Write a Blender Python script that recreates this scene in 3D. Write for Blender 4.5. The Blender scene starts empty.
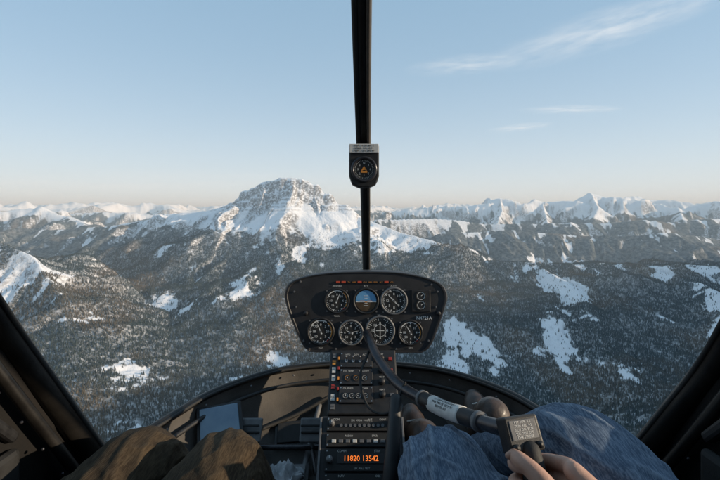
import bpy, math, random
import numpy as np
from mathutils import Vector, Matrix
random.seed(5)
SUN_AZ, SUN_EL = 98.0, 14.0
scene = bpy.context.scene
col = scene.collection

# ------------------------------------------------------------------ noise
rs = np.random.RandomState(11)
PERM = rs.permutation(256)
_a = rs.rand(256) * 2 * np.pi
GX, GY = np.cos(_a), np.sin(_a)
def pn(x, y, s=0):
    x = np.asarray(x, float); y = np.asarray(y, float)
    fx = np.floor(x); fy = np.floor(y)
    xi = fx.astype(np.int64); yi = fy.astype(np.int64)
    dx = x - fx; dy = y - fy
    u = dx*dx*dx*(dx*(dx*6-15)+10); v = dy*dy*dy*(dy*(dy*6-15)+10)
    def g(ix, iy, ax, ay):
        h = PERM[(PERM[(ix + s*37) & 255] + iy + s*91) & 255]
        return GX[h]*ax + GY[h]*ay
    a = g(xi, yi, dx, dy); b = g(xi+1, yi, dx-1, dy)
    c = g(xi, yi+1, dx, dy-1); d = g(xi+1, yi+1, dx-1, dy-1)
    return 1.5*((a + u*(b-a))*(1-v) + (c + u*(d-c))*v)
def fbm(x, y, o=4, s=0):
    r = 0; a = 1; n = 0
    for i in range(o):
        r = r + a*pn(x, y, s+i); n += a; a *= .5; x = x*2.03; y = y*2.03
    return r/n
def ridged(x, y, o=6, s=0, g=.46):
    r = 0; a = 1; n = 0; w = 1
    for i in range(o):
        v = (1-np.abs(pn(x, y, s+i)))**2
        r = r + a*v*w; n += a; w = np.clip(v*1.3, 0, 1); a *= g
        x, y = (x*1.7+y*1.1), (y*1.7-x*1.1)
    return r/n
def sst(a, b, x):
    t = np.clip((x-a)/(b-a), 0, 1); return t*t*(3-2*t)

# ------------------------------------------------------------------ terrain
FLOOR = -1120.0
RIDGES = [
 ([(-5200,6500,-300),(-3900,6300,-200),(-2850,6000,-70),(-2150,5800,20),(-1850,5700,120),(-1620,5600,300),(-1350,5550,410),(-1060,5500,465),(-800,5500,450),(-600,5500,390),
   (-420,5450,260),(-200,5400,100),(40,5300,-80),(500,5000,-250),(940,4700,-390),(1350,4500,-540),(2150,4300,-560),(2940,4200,-570),(3700,4100,-560),(5000,3900,-400)],1420),
 ([(-640,5450,350),(-420,4950,-150),(-380,4600,-370),(-600,3900,-700),(-800,3200,-900)],800),
 ([(-1500,5550,240),(-1750,4900,-300),(-1950,4300,-620),(-1900,3700,-850)],680),
 ([(-9000,7800,0),(-6750,7500,-60),(-6000,7500,120),(-5100,7200,-150),(-4300,6500,-400),(-3700,5600,-650)],1200),
 ([(-5000,3600,-50),(-3040,3200,-170),(-2450,3000,-330),(-2000,2700,-560),(-1600,2200,-820)],800),
 ([(-5000,2400,-100),(-2600,1900,-480),(-1700,1500,-800)],700),
 ([(940,4700,-400),(1050,4000,-700),(900,3200,-930)],600),
 ([(1900,4350,-550),(1950,3600,-700),(1650,2700,-900),(1500,2000,-1000)],600),
 ([(2900,4200,-565),(2950,3400,-640),(2600,2600,-820),(2300,1900,-960)],600),
 ([(500,10700,0),(1500,10200,60),(2100,10500,150),(2600,10000,130),(3100,9700,200),(3500,10000,310),(3900,9600,200),(4300,9900,290),(4700,10200,260),(5200,9600,260),(5750,10000,450),(6200,9500,310),(6600,9900,370),(7000,10000,350),(8000,9400,200),(9300,10000,290),(12000,9400,260)],1400),
 ([(3500,10000,310),(3200,9000,40),(2800,8200,-300)],800),
 ([(5750,10000,450),(5300,8900,80),(4700,8100,-260)],950),
 ([(7000,10000,350),(6900,8700,60),(6300,7800,-240)],900),
 ([(4600,10100,270),(4200,9100,0),(3900,8300,-280)],750),
 ([(300,7600,-130),(1500,7900,-120),(2500,8000,-220),(4300,7700,-240),(5500,7500,-190),(7400,7500,-150),(9500,7400,0)],900),
 ([(1300,6500,-370),(2500,6700,-310),(3500,6500,-390),(4600,6100,-330),(5500,6200,-420),(7500,6200,-260)],850),
 ([(-9000,11000,-60),(-6500,11200,0),(-5000,11500,-110),(-3000,11000,-70),(-1500,9500,-200)],1500),
 ([(3300,-6000,250),(3000,-1000,280),(3300,1200,250),(4100,2600,130),(5100,4000,50)],800),
 ([(-6000,-5000,100),(-4500,0,-100),(-5000,3600,-150)],1200),
]
def terrain(x, y):
    wx = x + 300*fbm(x/1500, y/1500, 3, 3) + 60*fbm(x/330, y/330, 2, 23)
    wy = y + 300*fbm(x/1500, y/1500, 3, 8) + 60*fbm(x/330, y/330, 2, 28)
    cliffn = 40*fbm(x/180, y/180, 3, 77)
    best = np.zeros_like(x); bd = np.full_like(x, 1e5); gv = np.full_like(x, .3)
    for ri, (pts, L) in enumerate(RIDGES):
        s0 = ri*7310.0
        for (ax, ay, az), (bx, by, bz) in zip(pts[:-1], pts[1:]):
            vx, vy = bx-ax, by-ay; ln = math.hypot(vx, vy)
            t = np.clip(((x-ax)*vx+(y-ay)*vy)/(ln*ln), 0, 1)
            d0 = np.hypot(x-ax-t*vx, y-ay-t*vy)
            tr = ((wx-ax)*vx+(wy-ay)*vy)/(ln*ln)
            tw = np.clip(tr, 0, 1)
            dw = np.hypot(wx-ax-tw*vx, wy-ay-tw*vy)
            k = sst(0, 600, d0)
            d = d0*(1-k)+dw*k
            z = az+(bz-az)*tw
            h = (z-FLOOR)*np.exp(-(d/L)**1.12)
            if ri == 0 and max(az, bz) > 60:
                dd = d+cliffn
                h = h - 170*sst(40, 330, z)*(sst(50, 110, dd)*.5+sst(180, 240, dd)*.5)*np.exp(-(d/900)**2)
            ix = np.nonzero(h > best-90)[0]
            if len(ix):
                sc_ = 1.0+.8*(abs(ay) > 7400)
                s = (s0+np.clip(tr[ix], -.4, 1.4)*ln)/sc_; di = d[ix]/sc_
                g1 = np.abs(pn(s/430+di/2600, di/1700, 31)); g2 = np.abs(pn(s/175-di/2000, di/800, 32)); g3 = np.abs(pn(s/80, di/420, 33))
                env = sst(0, 260, di)*np.exp(-(di/1900)**2)*np.clip((z[ix]-FLOOR)/900, .2, 1.4)*sc_
                hi = h[ix]+env*(200*(g1-.26)+105*(g2-.26)+42*(g3-.26))
                w_ = hi > best[ix]; jj = ix[w_]
                best[jj] = hi[w_]; bd[jj] = d[jj]; gv[jj] = (.5*g1+.35*g2+.15*g3)[w_]
            s0 += ln
    r = np.hypot(x, y)
    far = sst(9000, 17000, r)
    fl = 1-np.exp(-bd/280)
    pk = sst(1700, 900, np.hypot(x+1000, y-5400))
    rd = ridged(wx/1700, wy/1700, 6, 40)
    rd2 = ridged(x/520+5, y/520, 5, 60)
    A = (50+110*sst(50, 600, best))
    fr8 = sst(8000, 9300, r)
    H = FLOOR + best + (rd-.42)*2*A*(.12+.88*fl)*(1-.4*pk) + (rd2-.4)*(55*(.25+.75*fl)*(1-.5*pk)+55*fr8)*sst(20, 400, best)
    H = H + 6*fbm(x/60, y/60, 3, 70)
    hf = -560 + 1000*ridged(x/4200+3, y/4200, 6, 90)
    hf = np.where(r > 15000, hf, -2000)
    H = np.maximum(H, H*(1-far)+far*np.maximum(H, hf))
    st = 48.0; o_ = 22*fbm(x/420, y/420, 4, 5)
    q = (H + o_)/st
    fr = q-np.floor(q)
    terr = (np.floor(q)+sst(.25, .75, fr))*st - o_
    k = sst(-40, 140, H)*pk*.5
    H = H*(1-k)+(terr)*k
    H = np.where(r < 900, np.minimum(H, -800), H)
    return H, gv
def masks(x, y, H, slope, gv):
    rr = np.hypot(x+1060, y-5500)
    r = np.hypot(x, y)
    rag = fbm(x/75, y/75, 3, 190)
    fine = fbm(x/28, y/28, 2, 195)
    tl = -200 + 200*fbm(x/800, y/800, 4, 130) - 150*sst(2900, 1200, rr) + 60*sst(6500, 9000, r) + 700*(gv-.26) + 150*rag
    f = sst(75, -75, H-tl)*sst(80, -80, H-70*sst(7500, 8500, r))
    clear = fbm(x/430+9, y/620, 5, 140)+.17*rag+.08*fine-.42*(gv-.26)
    left = sst(-300, -1500, x)*sst(4200, 3000, y)
    right = sst(900, 1700, x)*np.exp(-((H+690)/140)**2)*sst(5000, 4400, y)
    f = f*(1-sst(.20, .33, clear+.08*left+.15*right-.05*sst(5500, 8000, r)))
    gs = (.13-gv)/.13+1.0*rag+.25*right
    f = f*(1-.85*sst(.1, .5, gs)*sst(-980, -650, H+250*right))
    gul = fbm(x/160, y/160, 3, 150)
    bowl = np.exp(-(((x+150)/470)**2+((y-4850)/360)**2))+np.exp(-(((x-560)/560)**2+((y-4850)/260)**2))
    f = f*(1-sst(.3, .6, bowl+.6*rag+.3*gul))
    band = (H+22*fbm(x/420, y/420, 4, 5))/48.0; fr = band-np.floor(band)
    bd = sst(.22, .38, fr)*sst(.80, .64, fr)*sst(-60, 60, H)*sst(1600, 1000, rr)*sst(.55, .85, slope+.5*gul)
    rock = np.maximum(sst(1.05, 1.55, slope+.4*fbm(x/90, y/90, 3, 160))*sst(-700, -400, H)*.85, bd*.75)
    return f*(1-rock), rock

front = np.radians(np.linspace(-49, 49, 1020))
rest = np.radians(np.linspace(49, 311, 150))[1:-1]
ang = np.concatenate([front, rest])
rad = np.concatenate([np.geomspace(40, 1000, 30)[:-1], np.geomspace(1000, 9000, 560)[:-1], np.geomspace(9000, 70000, 240)])
NA, NR = len(ang), len(rad)
R_, A_ = np.meshgrid(rad, ang, indexing='ij')
X = R_*np.sin(A_); Y = R_*np.cos(A_)
Hf, Gf = terrain(X.ravel(), Y.ravel()); Hh = Hf.reshape(X.shape)
dr = np.gradient(Hh, axis=0)/np.gradient(R_, axis=0)
da = np.zeros_like(Hh)
da[:, 1:-1] = (Hh[:, 2:]-Hh[:, :-2])/(R_[:, 2:]*np.abs(A_[:, 2:]-A_[:, :-2]))
slope = np.hypot(dr, da)
F_, K_ = masks(X.ravel(), Y.ravel(), Hf, slope.ravel(), Gf)
co = np.stack([X.ravel(), Y.ravel(), Hh.ravel()], 1).astype(np.float32)
i = np.arange(NR-1)[:, None]; j = np.arange(NA)[None, :]
j2 = (j+1) % NA
quads = np.stack([i*NA+j, (i*NA+j2)+0*i, (i+1)*NA+j2, (i+1)*NA+j], -1).reshape(-1, 4)
me = bpy.data.meshes.new("mountain_terrain")
me.vertices.add(len(co)); me.vertices.foreach_set("co", co.ravel())
nq = len(quads)
me.loops.add(nq*4); me.loops.foreach_set("vertex_index", quads[:, ::-1].ravel().astype(np.int32))
me.polygons.add(nq); me.polygons.foreach_set("loop_start", (np.arange(nq)*4).astype(np.int32))
me.polygons.foreach_set("use_smooth", np.ones(nq, bool))
me.update(calc_edges=True)
at = me.color_attributes.new("mask", 'FLOAT_COLOR', 'POINT')
cc = np.ones((len(co), 4), np.float32)
cc[:, 0] = F_; cc[:, 1] = K_; cc[:, 2] = sst(5200, 6400, R_.ravel())
at.data.foreach_set("color", cc.ravel())
terr_ob = bpy.data.objects.new("mountain_terrain", me); col.objects.link(terr_ob)

# ------------------------------------------------------------------ node helpers
def newmat(name):
    m = bpy.data.materials.new(name); m.use_nodes = True
    nt = m.node_tree; b = nt.nodes["Principled BSDF"]
    return m, nt, b
def mixc(nt, fac, a, b):
    n = nt.nodes.new("ShaderNodeMix"); n.data_type = 'RGBA'
    for sock, v in ((n.inputs[0], fac), (n.inputs[6], a), (n.inputs[7], b)):
        if hasattr(v, "links"): nt.links.new(v, sock)
        elif isinstance(v, (int, float)): sock.default_value = v
        else: sock.default_value = (*v, 1)
    return n.outputs[2]
def noise(nt, vec, scale, detail=3, rough=.5):
    n = nt.nodes.new("ShaderNodeTexNoise"); n.inputs["Scale"].default_value = scale
    n.inputs["Detail"].default_value = detail; n.inputs["Roughness"].default_value = rough
    if vec is not None: nt.links.new(vec, n.inputs["Vector"])
    return n.outputs["Fac"]
def maprange(nt, v, a, b, c=0, d=1):
    n = nt.nodes.new("ShaderNodeMapRange"); nt.links.new(v, n.inputs[0])
    for k, q in zip((1, 2, 3, 4), (a, b, c, d)): n.inputs[k].default_value = q
    return n.outputs[0]
def math_(nt, op, a, b=None):
    n = nt.nodes.new("ShaderNodeMath"); n.operation = op
    for s, v in ((n.inputs[0], a), (n.inputs[1], b)):
        if v is None: continue
        if hasattr(v, "links"): nt.links.new(v, s)
        else: s.default_value = v
    return n.outputs[0]
def bump(nt, b, h, strength, dist):
    n = nt.nodes.new("ShaderNodeBump"); n.inputs["Strength"].default_value = strength
    n.inputs["Distance"].default_value = dist
    nt.links.new(h, n.inputs["Height"]); nt.links.new(n.outputs[0], b.inputs["Normal"])
def pm(name, c1, c2=None, scale=30, rough=.5, metal=0, bmp=0, bscale=None, spec=.5):
    m, nt, b = newmat(name)
    tc = nt.nodes.new("ShaderNodeTexCoord").outputs["Object"]
    if c2 is None: c2 = tuple(min(1, v*1.25+.002) for v in c1)
    nz = noise(nt, tc, scale, 5, .6)
    nt.links.new(mixc(nt, maprange(nt, nz, .35, .65), c1, c2), b.inputs["Base Color"])
    nt.links.new(maprange(nt, nz, .3, .7, max(.05, rough-.07), min(1, rough+.1)), b.inputs["Roughness"])
    b.inputs["Metallic"].default_value = metal
    b.inputs["Specular IOR Level"].default_value = spec
    if bmp: bump(nt, b, noise(nt, tc, bscale or scale*8, 3), bmp, .001)
    return m
def sunlit_tint_mask(nt, pos):
    """tan tint painting golden sunlight into the forest colour: west-side foothills and drifting patches elsewhere"""
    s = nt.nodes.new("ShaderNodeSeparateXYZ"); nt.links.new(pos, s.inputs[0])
    west = math_(nt, 'MULTIPLY', maprange(nt, s.outputs[0], -1500, -2400, 0, .16), maprange(nt, s.outputs[1], 5000, 4000))  # warm-lit gold of the west slopes put into the colour
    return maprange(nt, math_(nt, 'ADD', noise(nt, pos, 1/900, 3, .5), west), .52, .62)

# terrain material
m, nt, b = newmat("terrain_snow_rock_forest")
pos = nt.nodes.new("ShaderNodeNewGeometry").outputs["Position"]
an = nt.nodes.new("ShaderNodeAttribute"); an.attribute_name = "mask"
sp = nt.nodes.new("ShaderNodeSeparateColor"); nt.links.new(an.outputs["Color"], sp.inputs[0])
n1 = noise(nt, pos, 1/26, 4, .65); n2 = noise(nt, pos, 1/300, 5, .6)
snow = mixc(nt, n2, (.78, .81, .86), (.88, .885, .90))
rockc = mixc(nt, n1, (.06, .056, .055), (.18, .16, .145))
sr = mixc(nt, math_(nt, 'MULTIPLY', sp.outputs[1], maprange(nt, n1, .38, .54)), snow, rockc)
fn = maprange(nt, n1, .38, .58, .48, .88)
ff = maprange(nt, noise(nt, pos, 1/45, 4, .7), .38, .6, .80, .98)
fm = nt.nodes.new("ShaderNodeMix"); nt.links.new(sp.outputs[2], fm.inputs[0]); nt.links.new(fn, fm.inputs[2]); nt.links.new(ff, fm.inputs[3])
ff2 = math_(nt, 'MULTIPLY', fm.outputs[0], maprange(nt, math_(nt, 'ADD', sp.outputs[0], math_(nt, 'MULTIPLY', math_(nt, 'SUBTRACT', n1, .5), .5)), .25, .65))
base = mixc(nt, ff2, sr, mixc(nt, sunlit_tint_mask(nt, pos), (.022, .038, .041), (.080, .060, .036)))
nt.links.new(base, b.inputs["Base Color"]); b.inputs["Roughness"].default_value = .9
b.inputs["Specular IOR Level"].default_value = .1
bump(nt, b, math_(nt, 'MULTIPLY', n1, 12.0), .65, 1.0)
me.materials.append(m)

# ------------------------------------------------------------------ forest (instanced)
mt, nt, b = newmat("conifer_frosted")
geo = nt.nodes.new("ShaderNodeNewGeometry")
sx = nt.nodes.new("ShaderNodeSeparateXYZ"); nt.links.new(geo.outputs["Normal"], sx.inputs[0])
oi = nt.nodes.new("ShaderNodeObjectInfo")
g = mixc(nt, sunlit_tint_mask(nt, geo.outputs["Position"]), mixc(nt, oi.outputs["Random"], (.016, .032, .034), (.036, .056, .050)), mixc(nt, oi.outputs["Random"], (.040, .040, .028), (.140, .098, .050)))
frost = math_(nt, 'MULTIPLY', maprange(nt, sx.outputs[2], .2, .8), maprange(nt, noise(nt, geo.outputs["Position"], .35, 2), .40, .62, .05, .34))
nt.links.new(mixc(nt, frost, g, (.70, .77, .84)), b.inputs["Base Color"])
b.inputs["Roughness"].default_value = .85; b.inputs["Specular IOR Level"].default_value = .1
tree_coll = bpy.data.collections.new("conifer_kinds")
for k in range(3):
    rr = random.Random(k)
    vs, fs = [], []
    for q in range(4):
        a = q*2*math.pi/4; vs.append((.018*math.cos(a), .018*math.sin(a), -.25))
    vs.append((0, 0, .9))
    for q in range(4): fs.append((q, (q+1) % 4, 4))
    nt_ = 4
    for t in range(nt_):
        zb = .10+t*.20; zt = min(1.0, zb+.36-.02*t); R = (.20+.02*k)*(1-t/(nt_+.3))**.85+.015
        o = len(vs); n = 8
        for q in range(n):
            a = (q+rr.random()*.4)*2*math.pi/n
            r_ = R*(.62 if q % 2 else 1.0)*(.85+.3*rr.random())
            vs.append((r_*math.cos(a), r_*math.sin(a), zb+(.05 if q % 2 else -.02)+rr.random()*.02))
        vs.append((rr.uniform(-.01, .01), 0, zt))
        for q in range(n): fs.append((o+q, o+(q+1) % n, o+n))
    tm = bpy.data.meshes.new("conifer_%d" % k); tm.from_pydata(vs, [], fs); tm.materials.append(mt)
    to = bpy.data.objects.new("conifer_%d" % k, tm); tree_coll.objects.link(to)
rt = np.random.RandomState(3)
N = 400000
r2 = np.sqrt(rt.rand(N)*(6100.0**2-1000.0**2)+1000.0**2)
a2 = np.radians(rt.uniform(-47, 47, N))
tx, ty = r2*np.sin(a2), r2*np.cos(a2)
fa = (a2-front[0])/(front[1]-front[0]); ia = np.clip(fa.astype(int), 0, len(front)-2); fa = fa-ia
ir = np.clip(np.searchsorted(rad, r2)-1, 0, NR-2); fr_ = (r2-rad[ir])/(rad[ir+1]-rad[ir])
def samp(G):
    G = G.reshape(NR, NA)
    return (G[ir, ia]*(1-fa)+G[ir, ia+1]*fa)*(1-fr_)+(G[ir+1, ia]*(1-fa)+G[ir+1, ia+1]*fa)*fr_
tz = samp(Hf); f = samp(F_)
dens = f*(.6+.4*sst(-.3, .2, fbm(tx/45, ty/45, 2, 200)))
keep = rt.rand(N) < np.maximum(dens, .04*(tz < -250))
pts = np.stack([tx, ty, tz], 1)[keep].astype(np.float32)
fm_ = bpy.data.meshes.new("conifer_forest"); fm_.vertices.add(len(pts)); fm_.vertices.foreach_set("co", pts.ravel())
sc = (rt.uniform(10, 23, len(pts))*(1-.35*sst(-600, -150, pts[:, 2]))).astype(np.float32)
sa = fm_.attributes.new("tsize", 'FLOAT', 'POINT'); sa.data.foreach_set("value", sc)
fo = bpy.data.objects.new("conifer_forest", fm_); col.objects.link(fo)
ng = bpy.data.node_groups.new("scatter_conifers", "GeometryNodeTree")
ng.interface.new_socket("Geometry", in_out='INPUT', socket_type='NodeSocketGeometry')
ng.interface.new_socket("Geometry", in_out='OUTPUT', socket_type='NodeSocketGeometry')
gi = ng.nodes.new("NodeGroupInput"); go = ng.nodes.new("NodeGroupOutput")
m2p = ng.nodes.new("GeometryNodeMeshToPoints")
iop = ng.nodes.new("GeometryNodeInstanceOnPoints")
ci = ng.nodes.new("GeometryNodeCollectionInfo"); ci.inputs["Collection"].default_value = tree_coll
ci.inputs["Separate Children"].default_value = True; ci.inputs["Reset Children"].default_value = True
na = ng.nodes.new("GeometryNodeInputNamedAttribute"); na.data_type = 'FLOAT'; na.inputs["Name"].default_value = "tsize"
rv = ng.nodes.new("FunctionNodeRandomValue"); rv.data_type = 'FLOAT_VECTOR'
rv.inputs["Min"].default_value = (-.04, -.04, 0); rv.inputs["Max"].default_value = (.04, .04, 6.28)
ng.links.new(gi.outputs[0], m2p.inputs["Mesh"]); ng.links.new(m2p.outputs[0], iop.inputs["Points"])
ng.links.new(ci.outputs[0], iop.inputs["Instance"]); iop.inputs["Pick Instance"].default_value = True
ng.links.new(rv.outputs[0], iop.inputs["Rotation"])
ng.links.new([o for o in na.outputs if o.enabled and o.name == "Attribute"][0], iop.inputs["Scale"])
ng.links.new(iop.outputs[0], go.inputs[0])
md = fo.modifiers.new("scatter", 'NODES'); md.node_group = ng
print("TREES", len(pts))

# ------------------------------------------------------------------ haze
hm = bpy.data.materials.new("valley_haze"); hm.use_nodes = True
nt = hm.node_tree; nt.nodes.clear()
vo = nt.nodes.new("ShaderNodeVolumeScatter"); vo.inputs["Density"].default_value = 5.2e-5
vo.inputs["Color"].default_value = (.68, .85, 1, 1); vo.inputs["Anisotropy"].default_value = 0.0
mo = nt.nodes.new("ShaderNodeOutputMaterial"); nt.links.new(vo.outputs[0], mo.inputs["Volume"])
def rawbox(x0, x1, y0, y1, z0, z1):
    v = [(x, y, z) for x in (x0, x1) for y in (y0, y1) for z in (z0, z1)]
    f = [(0, 1, 3, 2), (4, 6, 7, 5), (0, 4, 5, 1), (2, 3, 7, 6), (0, 2, 6, 4), (1, 5, 7, 3)]
    return v, f
hme = bpy.data.meshes.new("haze"); hme.from_pydata(*[rawbox(-60000, 60000, 900, 66000, -2500, 800)[0], [], rawbox(0, 1, 0, 1, 0, 1)[1]])
hme.materials.append(hm); ho = bpy.data.objects.new("haze", hme); col.objects.link(ho)

# ------------------------------------------------------------------ materials for cockpit
M = {}
M['black'] = pm("black_wrinkle_paint", (.010, .010, .011), (.018, .018, .019), 60, .5, 0, .3, 900)
M['panel'] = pm("panel_face_paint", (.013, .013, .015), (.022, .022, .024), 25, .55, 0, .3, 700)
M['frame'] = pm("frame_bronze_paint", (.009, .008, .0075), (.018, .016, .014), 20, .42, .3, .15, 400)
M['door'] = pm("door_lining", (.007, .007, .007), (.014, .012, .011), 12, .75, 0, .4, 250, .2)
M['grey'] = pm("grey_enamel", (.10, .10, .105), (.17, .17, .17), 30, .5, .1, .2)
M['alu'] = pm("worn_aluminium", (.35, .35, .36), (.5, .5, .5), 50, .35, .9, .15)
M['steel'] = pm("dark_steel_tube", (.03, .03, .034), (.06, .06, .068), 25, .28, .5)
M['white'] = pm("white_marking", (.70, .70, .68), (.8, .8, .78), 100, .6)
M['cream'] = pm("placard_white", (.50, .50, .48), (.62, .61, .58), 90, .6)
M['red'] = pm("red_marking", (.30, .025, .02), (.38, .04, .03), 60, .5)
M['amber'] = pm("amber_marking", (.55, .20, .03), (.65, .28, .05), 60, .5)
M['blue'] = pm("attitude_sky_blue", (.10, .28, .50), (.14, .35, .58), 40, .5)
M['brown'] = pm("attitude_ground_brown", (.05, .03, .015), (.08, .05, .025), 40, .5)
M['carpet'] = pm("floor_carpet", (.055, .050, .045), (.12, .108, .095), 14, .95, 0, .8, 500)
M['shell'] = pm("nose_lining", (.040, .037, .034), (.09, .082, .074), 9, .8, 0, .5, 300)
M['rubber'] = pm("rubber", (.010, .010, .010), (.018, .018, .018), 50, .7, 0, .3)
M['leather'] = pm("boot_leather", (.022, .013, .009), (.06, .036, .024), 40, .45, 0, .6, 200)
M['sole'] = pm("boot_sole", (.02, .017, .015), (.04, .034, .028), 40, .8)
M['skin'] = pm("skin", (.42, .23, .16), (.50, .30, .22), 45, .5, 0, .35, 260)
M['hair'] = pm("hair_brown", (.03, .018, .01), (.06, .035, .02), 60, .6, 0, .5)
M['jacket'] = pm("jacket_cloth", (.03, .032, .04), (.05, .052, .06), 30, .85, 0, .5, 300)
M['seat'] = pm("seat_upholstery", (.05, .045, .04), (.08, .07, .06), 30, .8, 0, .4)
M['glassy'] = pm("lit_window_blue", (.13, .20, .28), (.22, .30, .37), 8, .12)  # blue standing in for daylight through the chin window
M['cloth'] = pm("white_rag", (.32, .34, .36), (.5, .5, .52), 20, .9, 0, .5, 200)
def fabric(name, dark, mid, light, wave, wl, fold_light):
    m, nt, b = newmat(name)
    tc = nt.nodes.new("ShaderNodeTexCoord").outputs["Object"]
    a = noise(nt, tc, 10, 5, .6)
    w = nt.nodes.new("ShaderNodeTexWave"); w.inputs["Scale"].default_value = wave; w.inputs["Distortion"].default_value = 1.2; w.bands_direction = 'DIAGONAL'
    nt.links.new(tc, w.inputs["Vector"])
    pt_ = nt.nodes.new("ShaderNodeNewGeometry").outputs["Pointiness"]
    c = mixc(nt, maprange(nt, a, .36, .62), dark, mid)
    c = mixc(nt, maprange(nt, pt_, .505, .56, 0, fold_light), c, light)  # raised folds painted paler for shading contrast, along with wear fade
    c = mixc(nt, math_(nt, 'MULTIPLY', w.outputs["Fac"], wl), c, light)
    # slubby yarns: noise stretched along the leg
    mp = nt.nodes.new("ShaderNodeMapping"); mp.inputs["Scale"].default_value = (520, 60, 260); nt.links.new(tc, mp.inputs[0])
    slub = noise(nt, mp.outputs[0], 1.0, 3, .6)
    c = mixc(nt, maprange(nt, slub, .46, .66, 0, wl*2.2), c, light)
    c = mixc(nt, maprange(nt, slub, .5, .36, 0, .4), c, tuple(v*.6 for v in dark))
    nt.links.new(c, b.inputs["Base Color"]); b.inputs["Roughness"].default_value = .92; b.inputs["Specular IOR Level"].default_value = .15
    bump(nt, b, math_(nt, 'ADD', math_(nt, 'MULTIPLY', w.outputs["Fac"], .25), math_(nt, 'ADD', math_(nt, 'MULTIPLY', slub, .5), math_(nt, 'MULTIPLY', noise(nt, tc, 30, 3), 2.5))), .7, .0012)
    return m
M['denim'] = fabric("blue_denim", (.045, .070, .115), (.100, .145, .215), (.28, .34, .41), 330, .22, .7)
M['trous'] = fabric("brown_trousers", (.022, .015, .010), (.044, .031, .019), (.10, .074, .046), 340, .18, .4)
def emis(name, colr, s):
    m, nt, b = newmat(name); b.inputs["Base Color"].default_value = (*colr, 1)
    b.inputs["Emission Color"].default_value = (*colr, 1)
    tc = nt.nodes.new("ShaderNodeTexCoord").outputs["Object"]
    nt.links.new(maprange(nt, noise(nt, tc, 80), .3, .7, s*.8, s*1.1), b.inputs["Emission Strength"]); return m
M['led'] = emis("lit_orange_digits", (1, .22, .03), 1.1)
M['warn'] = emis("lit_red_caption", (.45, .06, .025), .06)

# ------------------------------------------------------------------ mesh helpers
def empty(name, loc=(0, 0, 0), rot=(0, 0, 0)):
    o = bpy.data.objects.new(name, None); o.location = loc; o.rotation_euler = rot
    o.empty_display_size = .05; col.objects.link(o); return o
def mk(name, v, f, mat, parent=None, smooth=False, bevel=0, loc=(0, 0, 0), rot=(0, 0, 0), seg=2):
    me = bpy.data.meshes.new(name); me.from_pydata([tuple(p) for p in v], [], f)
    if smooth: me.polygons.foreach_set("use_smooth", [True]*len(me.polygons))
    me.materials.append(mat); me.update()
    o = bpy.data.objects.new(name, me); o.location = loc; o.rotation_euler = rot; col.objects.link(o)
    if parent: o.parent = parent
    if bevel:
        bm = o.modifiers.new("b", 'BEVEL'); bm.width = bevel; bm.segments = seg; bm.limit_method = 'ANGLE'
    return o
def box(name, c, s, mat, parent=None, bevel=.001, rot=(0, 0, 0)):
    v, f = rawbox(-s[0]/2, s[0]/2, -s[1]/2, s[1]/2, -s[2]/2, s[2]/2)
    return mk(name, v, f, mat, parent, bevel=bevel, loc=c, rot=rot)
def cat(P, n):
    P = [np.array(p, float) for p in P]
    P = [2*P[0]-P[1]]+P+[2*P[-1]-P[-2]]
    out = []
    for i in range(1, len(P)-2):
        for k in range(n):
            t = k/n; a, b_, c_, d = P[i-1], P[i], P[i+1], P[i+2]
            out.append(.5*((2*b_)+(c_-a)*t+(2*a-5*b_+4*c_-d)*t*t+(-a+3*b_-3*c_+d)*t**3))
    out.append(P[-2]); return np.array(out)
def tube_geo(P, seg=16, n=8, fold=None, flat=1.0, round_caps=True):
    """P: (x,y,z,r)"""
    C = cat(P, n); pts, rad_ = C[:, :3], C[:, 3]
    T = np.gradient(pts, axis=0); T /= np.linalg.norm(T, axis=1)[:, None]
    up = np.array([0, 0, 1.0])
    if abs(T[0] @ up) > .9: up = np.array([0, 1.0, 0])
    s = np.cross(T[0], up); s /= np.linalg.norm(s)
    L = np.concatenate([[0], np.cumsum(np.linalg.norm(np.diff(pts, axis=0), axis=1))])
    rings = []
    for i in range(len(pts)):
        s = s-T[i]*(s @ T[i]); s /= np.linalg.norm(s); u = np.cross(s, T[i])
        th = np.arange(seg)*2*np.pi/seg
        r = np.full(seg, rad_[i])
        if fold: r = r*(1+fold(L[i], th))
        rings.append(pts[i]+np.outer(r*np.cos(th), s)+np.outer(r*np.sin(th)*flat, u))
    if round_caps:
        for end in (0, 1):
            c0 = pts[0] if end == 0 else pts[-1]; r0 = rings[0] if end == 0 else rings[-1]
            t = -T[0] if end == 0 else T[-1]; R = rad_[0] if end == 0 else rad_[-1]
            ex = [c0+(r0-c0)*math.cos(a)+t*R*math.sin(a) for a in (.5, 1.0, 1.4)]
            if end == 0: rings = ex[::-1]+rings
            else: rings = rings+ex
    V = np.concatenate(rings); F = []
    for i in range(len(rings)-1):
        for k in range(seg):
            F.append((i*seg+k, i*seg+(k+1) % seg, (i+1)*seg+(k+1) % seg, (i+1)*seg+k))
    F.append(tuple(range(seg))[::-1]); F.append(tuple((len(rings)-1)*seg+k for k in range(seg)))
    return V.tolist(), F
def tube(name, P, mat, parent=None, seg=16, n=8, **k):
    v, f = tube_geo(P, seg, n, **k); return mk(name, v, f, mat, parent, smooth=True)
def multi(name, geos, mat, parent, voxel=None, smooth=3, loc=(0, 0, 0)):
    V, F = [], []
    for v, f in geos:
        o = len(V); V += [tuple(p) for p in v]; F += [tuple(q+o for q in g) for g in f]
    ob = mk(name, V, F, mat, parent, smooth=True, loc=loc)
    if voxel:
        r = ob.modifiers.new("r", 'REMESH'); r.mode = 'VOXEL'; r.voxel_size = voxel; r.use_smooth_shade = True
        if smooth:
            s = ob.modifiers.new("s", 'SMOOTH'); s.iterations = smooth; s.factor = .5
    return ob
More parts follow.
